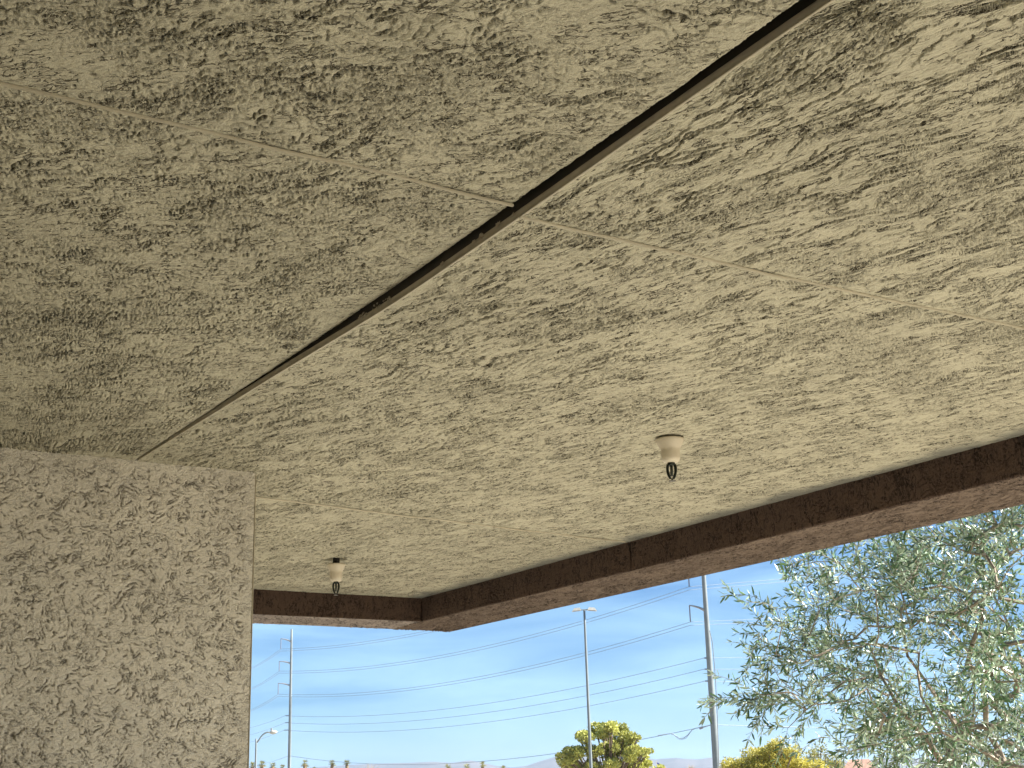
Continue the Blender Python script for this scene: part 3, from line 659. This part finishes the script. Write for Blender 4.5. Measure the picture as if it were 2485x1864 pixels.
def tuft(pts, n, k):
    out = []
    for u, v, r in pts:
        for _ in range(n):
            a = rng.uniform(0, 2*math.pi); d = rng.uniform(.2, .9)*r; out.append((u+d*math.cos(a), v+d*math.sin(a)*.8, r*k*rng.uniform(.7, 1.2)))
    return out
lobes_tree('yellow_tree', 'dense golden-yellow rounded tree below the left side of the olive branches', 'tree', tuft([(1880, 1845, 44), (1835, 1858, 38), (1925, 1855, 36), (1870, 1820, 28), (1790, 1866, 32), (1965, 1862, 30), (1885, 1806, 16), (1850, 1835, 26), (1910, 1830, 24), (1870, 1890, 50), (1940, 1880, 30)], 9, .55), 62, 1880, 700, .10, .45, M_yel, M_bark, .8, depthf=.6, upish=-.3, trunk_r=.12)
lobes_tree('green_shrub', 'mid green tree between the golden tree and the grey flat roof', 'tree', tuft([(1925, 1850, 26), (1945, 1860, 22), (1915, 1835, 14), (1950, 1885, 30)], 6, .5), 68, 1935, 330, .10, .45, M_grn, M_bark, .8, depthf=.5, trunk_r=.1)
lobes_tree('loose_tree', 'sparse yellow-green tree with sky showing through right of the golden tree', 'tree', tuft([(1985, 1832, 28), (1965, 1848, 24), (2010, 1850, 26), (1990, 1870, 34), (2030, 1862, 20)], 8, .5), 75, 1990, 200, .12, .45, M_yg, M_bark, .9, depthf=.5, trunk_r=.1)
lobes_tree('green_shrub', 'small green bush at the foot of the thick steel pole', 'bush', tuft([(1768, 1868, 14), (1790, 1866, 14), (1755, 1880, 14)], 5, .5), 90, 1775, 160, .13, .45, M_grn, M_bark, .9, depthf=.3, trunk_r=.08)
lobes_tree('far_tree', 'faint olive-green bush low behind the olive branches at the right', 'bush', tuft([(2160, 1862, 20), (2190, 1868, 18), (2140, 1872, 14)], 5, .5), 95, 2165, 160, .14, .45, M_grn, M_bark, .8, depthf=.3, trunk_r=.08)

def bare_tree(u, v, r, D, label):
    s = D/F_PX; base = px(u, 1900, D); root = empty('bare_tree', (base[0], base[1], 0), label, 'tree', 'pale leafless trees')
    top = float(px(u, v-r, D)[2]); hub = np.array([base[0], base[1], max(1.0, top-2.1*r*s)])
    mb = MB(); mb.tube([(base[0], base[1], 0), hub], [.18, .12], 8); mb.build('trunk', M_twig, root)
    mb = MB()
    for _ in range(150):
        d = rng.normal(size=3); d[2] = abs(d[2])*.8+.2; d /= np.linalg.norm(d); R = r*s*rng.uniform(.75, 1.05)
        e = hub+d*R*np.array([1, 1, 1.7]); m = (hub+e)/2+rng.normal(size=3)*R*.09
        mb.tube([hub, m, e], [.05, .028, .010], 4, False)
        for _ in range(4):
            t = rng.uniform(.45, .95); q0 = m+(e-m)*max(0, (t-.5)*2); d2 = d+rng.normal(size=3)*.5; mb.tube([q0, q0+d2*R*.25], [.022, .008], 3, False)
    tag(mb.build('branches', M_twig, root), kind='stuff')
bare_tree(897, 1872, 37, 200, 'pale leafless twiggy tree on the skyline right of the palm row')
bare_tree(1677, 1866, 17, 170, 'small pale leafless tree left of the thick steel pole foot')

palms = [(612.7, 1848, 11, 430, 'palm peeping out at the edge of the stucco wall corner, leftmost'), (636, 1846, 12, 430, 'palm just right of the street lamp pole'), (662, 1850, 11, 450, 'palm below the street lamp head'), (685, 1855, 11, 470, 'palm touching the left side of the thin steel pole'),
         (740, 1844, 12, 430, 'broad palm standing alone right of the thin steel pole'), (763, 1861, 7, 520, 'smallest palm, barely showing between two taller ones'), (806, 1844, 11, 430, 'left palm of the close pair before the bare tree'), (842, 1844, 11, 430, 'right palm of the close pair, next to the bare tree'),
         (1087, 1853, 11, 440, 'leaning-crowned palm, leftmost of the four in front of the hills'), (1133, 1853, 11, 440, 'second palm of the four in front of the hills'), (1171, 1847, 10, 430, 'tallest palm of the four in front of the hills'), (1221, 1857, 9, 470, 'low palm in front of the hills nearest the round pine')]
def palm(u, v, r, D, label):
    s = D/F_PX; c = px(u, v+r*.9, D); root = empty('palm_tree', (c[0], c[1], 0), 'fan '+label, 'palm tree', 'fan palms along the skyline')
    mb = MB(); mb.tube([(c[0], c[1], 0), (c[0], c[1], c[2])], [.32, .22], 8); mb.build('trunk', M_bark, root, True)
    R = r*s*1.15; mb = MB(); f = []
    for k in range(34):
        a = rng.uniform(0, 2*math.pi); el = rng.uniform(-.5, 1.35); d = np.array([math.cos(a)*math.cos(el), math.sin(a)*math.cos(el), math.sin(el)])
        st = c+d*R*.45; side = np.cross(d, [0, 0, 1]); side /= max(1e-6, np.linalg.norm(side)); upv = np.cross(side, d)
        mb.tube([c, st], .04, 3, False)
        for j in range(9):
            b = (j-4)*.30; dd = d*math.cos(b)+side*math.sin(b)+upv*rng.uniform(-.12, .12); e = st+dd*R*.60*rng.uniform(.8, 1.1)+np.array([0, 0, -.12*R]); w = side*.045*R
            mb.add([st-w, st+w, e], [(0, 1, 2)])
    mb.build('crown', M_palm, root)
    mb = MB(); mb.lathe([(.1, 0), (R*.28, -R*.15), (R*.34, -R*.9), (R*.2, -R*1.6), (.25, -R*1.9)][::-1], c, 10); mb.build('dead_skirt', M_thatch, root, True)
for p in palms: palm(*p)

# ------------------------------------------------------------------ flag, far buildings
Fd = 150.0; fp = px(1594, 1862, Fd)
flag = empty('flagpole', (fp[0], fp[1], 0), 'flagpole tip with a drooping red and white striped flag right of the pine', 'flag')
ft = px(1593, 1846, Fd)
mb = MB(); mb.tube([(fp[0], fp[1], 0), (fp[0], fp[1], ft[2])], [.06, .03], 8); mb.build('pole', M_lamp, flag)
M_red = plain('flag_red', (.55, .05, .05), .8); M_white = plain('flag_white', (.8, .8, .8), .8); M_blue = plain('flag_blue', (.03, .04, .16), .8)
def fl(a, b):   # a along the fly, b down the hoist
    droop = .55*a**.9
    return np.array([fp[0], fp[1], ft[2]-.1]) + hv*(a*.95) + fv*.12*math.sin(a*7+b*2) + np.array([0, 0, -b*.85-droop*1.1])
for k in range(13):
    mb = MB(); n = 10; vv = []
    a0_ = .42 if k < 7 else 0.0
    for i in range(n+1):
        a = a0_+(1-a0_)*i/n; vv += [fl(a, k/13), fl(a, (k+1)/13)]
    mb.add(vv, [(2*i, 2*i+1, 2*i+3, 2*i+2) for i in range(n)]); mb.build('stripe', M_red if k % 2 == 0 else M_white, flag)
mb = MB(); vv = []
for i in range(7):
    a = .42*i/6; vv += [fl(a, 0), fl(a, 7/13)]
mb.add(vv, [(2*i, 2*i+1, 2*i+3, 2*i+2) for i in range(6)]); mb.build('canton', M_blue, flag)

def building(u0, u1, vtop, D, depth, wall, roofm, label, kind):
    a = px(u0, vtop, D); b = px(u1, vtop, D); ax = (b-a)*np.array([1, 1, 0]); Ln = np.linalg.norm(ax); ax /= Ln; dp = np.array([-ax[1], ax[0], 0]); z = a[2]
    root = empty('house', (a[0], a[1], 0), label, 'house')
    o = np.array([a[0], a[1], 0.0])
    def bx(mb, x0, x1, y0, y1, z0, z1):
        v = [o+ax*x+dp*y+np.array([0, 0, zz]) for zz in (z0, z1) for x, y in ((x0, y0), (x1, y0), (x1, y1), (x0, y1))]
        mb.add(v, [(0,3,2,1),(4,5,6,7),(0,1,5,4),(1,2,6,5),(2,3,7,6),(3,0,4,7)])
    if kind == 'flat':
        mb = MB(); bx(mb, 0, Ln, 0, depth, 0, z-.35); mb.build('wall', wall, root)
        mb = MB(); bx(mb, -.3, Ln+.3, -.3, depth+.3, z-.35, z); mb.build('roof', roofm, root)
        mb = MB(); bx(mb, Ln*.30, Ln*.34, 1, 1.4, z, z+.35); mb.build('roof_vent', M_lamp, root)
    else:
        ze = z-1.1
        mb = MB(); bx(mb, .4, Ln-.4, .4, depth-.4, 0, ze); mb.build('wall', wall, root)
        mb = MB(); v = [o+ax*x+dp*y+np.array([0, 0, zz]) for x, y, zz in ((0, 0, ze), (Ln, 0, ze), (Ln, depth, ze), (0, depth, ze), (Ln*.25, depth/2, z), (Ln*.75, depth/2, z))]
        mb.add(v, [(0, 1, 5, 4), (2, 3, 4, 5), (1, 2, 5), (3, 0, 4), (0, 3, 2, 1)]); mb.build('roof', roofm, root)
        mb = MB(); bx(mb, -.05, Ln+.05, -.05, 0, ze-.22, ze+.02); mb.build('fascia', M_lamp, root)
    mb = MB(); bx(mb, Ln*.4, Ln*.55, -.04, 0.02, 1.0, min(2.2, z-1.2)); w = mb.build('window', M_insul, root)
M_tile = plain('red_tile', (.30, .18, .13), .9, 0, .35, 6, .4)
M_pale = plain('pale_stucco', (.55, .48, .40), .9)
M_greyroof = plain('grey_roof', (.46, .46, .44), .9)
building(1928, 2032, 1857, 100, 12, M_pale, M_greyroof, 'low building with a flat pale grey roof edge below the olive branches', 'flat')
building(2034, 2135, 1842, 112, 10, M_pale, M_tile, 'house with reddish tiled roof and white fascia behind the olive branches', 'hip')

# olive tree ----------------------------------------------------------
def olive():
    D0 = 8.0
    base = px(2560, 1900, 8.2); base[2] = 0
    root = empty('olive_tree', base, 'large silvery olive tree filling the lower right beyond the brown beam', 'tree')
    blobs = [(1935, 1420, 95, 80, 26), (2010, 1390, 110, 60, 22), (1880, 1560, 75, 90, 22), (1960, 1600, 110, 110, 40), (2070, 1620, 120, 110, 44), (1880, 1700, 65, 60, 18), (2050, 1480, 110, 90, 26),
             (2180, 1470, 90, 120, 26), (2150, 1350, 120, 60, 22), (2270, 1380, 110, 110, 36), (2360, 1500, 120, 140, 48), (2250, 1640, 110, 110, 32), (2200, 1760, 120, 80, 34), (2120, 1800, 80, 40, 12), (2330, 1790, 120, 90, 40), (2440, 1650, 110, 150, 46), (2420, 1320, 110, 120, 46),
             (2470, 1200, 130, 110, 36), (2330, 1200, 160, 90, 24), (2460, 1820, 100, 90, 26), (2620, 1450, 130, 260, 60), (2620, 1800, 130, 160, 30), (2780, 1600, 130, 250, 36), (2600, 1100, 200, 160, 34), (2400, 1000, 200, 120, 20), (2800, 1250, 130, 200, 24), (2560, 1980, 200, 90, 26), (2300, 1950, 150, 60, 16)]
    at = []
    for u, v, ru, rv, n in blobs:
        for _ in range(max(3, int(n*(.40 if u < 2180 else .68)))):
            a = rng.normal(size=2)*.52; at.append(px(u+a[0]*ru, v+a[1]*rv, rng.uniform(6.9, 9.6)))
    at = np.array([a for a in at if 1242.5+F_PX*((a-np.array([0, 0, EYE]))@ri)/((a-np.array([0, 0, EYE]))@fw) > 1848])
    sk = [base.copy(), base+np.array([.03, 0, .5]), base+np.array([0, .05, .95])]; par = [-1, 0, 1]
    def limb(p0, uvD):
        prev = p0
        for u, v, D in uvD:
            q = px(u, v, D); n = max(1, int(np.linalg.norm(q-sk[prev])/.14)); s0 = sk[prev].copy()
            for k in range(1, n+1):
                j = rng.normal(size=3)*.012; sk.append(s0+(q-s0)*k/n+j); par.append(prev); prev = len(sk)-1
        return prev
    limb(2, [(2420, 1960, 8.1), (2292, 1864, 7.9), (2262, 1800, 7.8), (2225, 1760, 7.75), (2168, 1718, 7.7), (2140, 1650, 7.8), (2120, 1565, 7.8), (2050, 1555, 7.8), (1985, 1590, 7.7)])
    limb(2, [(2500, 1930, 8.4), (2430, 1850, 8.4), (2330, 1760, 8.3), (2250, 1660, 8.3), (2205, 1600, 8.2), (2180, 1480, 8.2), (2090, 1400, 8.1)])
    limb(2, [(2540, 1800, 8.3), (2480, 1600, 8.5), (2420, 1450, 8.6), (2380, 1300, 8.5)])
    limb(2, [(2620, 1750, 8.3), (2640, 1500, 8.2), (2560, 1250, 8.0), (2470, 1150, 7.8)])
    limb(2, [(2700, 1800, 8.6), (2780, 1550, 8.9)])
    order = np.argsort(np.linalg.norm(at-np.array(sk[2]), axis=1))
    tips = []
    for i in order:
        q = at[i]; S_ = np.array(sk); d = S_-q; dist = np.linalg.norm(d, axis=1); pen = dist + .25*np.maximum(0, S_[:, 2]-q[2])
        j = int(np.argmin(pen)); n = max(1, int(dist[j]/.11)); s0 = S_[j]; prev = j
        bend = rng.normal(size=3)*.05*dist[j] + np.array([0, 0, .10*dist[j]])
        for k in range(1, n+1):
            t = k/n; sk.append(s0+(q-s0)*t+bend*math.sin(math.pi*t)+rng.normal(size=3)*.006); par.append(prev); prev = len(sk)-1
        tips.append(prev)
    sk_ = np.array(sk); w = np.zeros(len(sk)); 
    for t in tips: w[t] += 1
    w[np.array([p for p in range(len(sk))])] += .02
    for i in range(len(sk)-1, 0, -1): w[par[i]] += w[i]
    rad = .0019*np.power(np.maximum(w, .3), .52)
    mb = MB(); mt = MB()
    for i in range(1, len(sk)):
        p = par[i]; (mb if rad[i] > .012 else mt).tube([sk_[p], sk_[i]], [min(rad[p], rad[i]*1.4), rad[i]], 7 if rad[i] > .012 else 4, False)
    mb.build('trunk', M_bark_o, root, True); tw = mt
    # leafy twigs: opposite pairs of narrow leaves
    LC = []; LD = []
    def twig(p0, d0, n, droop=-.035, wig=.10):
        p = p0.copy(); d = d0.copy(); pts = [p.copy()]
        for k in range(n):
            d = d + rng.normal(size=3)*wig + np.array([0, 0, droop]); d /= np.linalg.norm(d); p = p+d*.021; pts.append(p.copy())
            sd_ = np.cross(d, rng.normal(size=3) if k % 3 == 0 else side[0]); sd_ /= np.linalg.norm(sd_); side[0] = sd_
            for sg in (-1, 1):
                if rng.random() < .86: LC.append(p.copy()); LD.append(d*.75+sd_*sg*.75+rng.normal(size=3)*.18)
        LC.append(p.copy()); LD.append(d)
        tw.tube(pts[::3]+[pts[-1]], .0013, 3, False)
    side = [np.array([1., 0, 0])]
    crown_c = np.array(px(2400, 1550, 8.2))
    for t in tips:
        i = t; out = sk_[t]-crown_c; out /= max(.3, np.linalg.norm(out))
        for hop in range(2):
            if i < 0: break
            for _ in range(2 if hop == 0 else 1):
                d = out*.8+rng.normal(size=3)*.5+np.array([0, 0, .2]); d /= np.linalg.norm(d); twig(sk_[i], d, int(rng.integers(8, 19)))
            i = par[i]; i = par[i] if i > 0 else i
    # the long bare-ended sprig reaching left in front of the pole
    p0 = px(1880, 1700, 7.6); d = px(1725, 1690, 7.6)-p0; d /= np.linalg.norm(d); twig(p0, d, 17, 0.0, .025)
    j = int(np.argmin(np.linalg.norm(sk_-px(1960, 1690, 7.7), axis=1))); tw.tube([sk_[j], (sk_[j]+p0)/2+np.array([0, 0, .02]), p0], [.005, .003, .0014], 4, False)
    tag(tw.build('twigs', M_bark_o, root), kind='stuff')
    C = np.array(LC); Dn = np.array(LD); Dn /= np.linalg.norm(Dn, axis=1, keepdims=True); n = len(C); print('olive leaves', n)
    # leaf: long narrow lozenge, lightly creased
    R_ = rng.normal(size=(n, 3)); S_ = np.cross(Dn, R_); S_ /= np.linalg.norm(S_, axis=1, keepdims=True); N_ = np.cross(Dn, S_)
    L = (.047*rng.uniform(.65, 1.3, n))[:, None]; Wd = L*.105
    V = np.stack([C, C+Dn*L*.35+S_*Wd+N_*Wd*.35, C+Dn*L*.75+S_*Wd*.75+N_*Wd*.25, C+Dn*L-N_*Wd*.3, C+Dn*L*.75-S_*Wd*.75+N_*Wd*.25, C+Dn*L*.35-S_*Wd+N_*Wd*.35, C+Dn*L*.5-N_*Wd*.1], 1)
    # the largest leaves in view are parts of their own, the rest one mass
    rel = C-np.array([0, 0, EYE]); zc = rel@fw; uu = 1242.5+F_PX*(rel@ri)/zc; vv = 932-F_PX*(rel@up)/zc
    vis = (uu > 1700) & (uu < 2480) & (vv < 1860) & (vv > 1560-.22*(uu-1100)+40)
    sc = np.where(vis, L[:, 0]*F_PX/zc, 0); top = np.argsort(-sc)[:300]
    keep = np.ones(n, bool); keep[top] = False
    m = int(keep.sum()); idx = np.arange(m*7).reshape(m, 7)
    F_ = np.concatenate([idx[:, [0, 1, 2, 6]], idx[:, [6, 2, 3, 4]], idx[:, [0, 6, 4, 5]]], 0)
    o = mesh_obj('foliage', V[keep].reshape(-1, 3), F_, M_olive, root); tag(o, kind='stuff')
    lv = np.array([(0, 0, 0), (.35, .105, .037), (.75, .079, .026), (1, 0, -.03), (.75, -.079, .026), (.35, -.105, .037), (.5, 0, -.01)])
    me = bpy.data.meshes.new('leaf'); me.from_pydata([tuple(a) for a in lv], [], [(0, 1, 2, 6), (6, 2, 3, 4), (0, 6, 4, 5)]); me.update(); me.materials.append(M_olive)
    for i in top:
        lf = bpy.data.objects.new('leaf', me); COL.objects.link(lf); lf.parent = root
        s = float(L[i, 0]); M = Matrix((tuple(Dn[i]*1), tuple(S_[i]), tuple(N_[i]))).transposed().to_4x4()
        lf.matrix_local = Matrix.Translation(Vector(tuple(C[i]-np.array(root.location)))) @ M @ Matrix.Scale(s, 4)
M_olive = leafmat('olive_leaves', (.085, .16, .060), (.40, .50, .35), .45, 4.5, .12, .36, .6)
olive()

# ------------------------------------------------------------------ air
def haze():
    mb = MB(); mb.box((-13000, -13000, -1.0), (13000, 13000, 420)); 
    m = bpy.data.materials.new('haze'); m.use_nodes = True; n = m.node_tree.nodes; n.clear()
    o = n.new('ShaderNodeOutputMaterial'); v = n.new('ShaderNodeVolumePrincipled'); v.inputs['Color'].default_value = (.62, .78, 1, 1); v.inputs['Density'].default_value = 6e-5; v.inputs['Anisotropy'].default_value = .2
    m.node_tree.links.new(v.outputs[0], o.inputs['Volume'])
    tag(mb.build('haze', m), 'thin pale blue daytime haze over the desert', kind='stuff')
USE_HAZE = True
if USE_HAZE: haze()
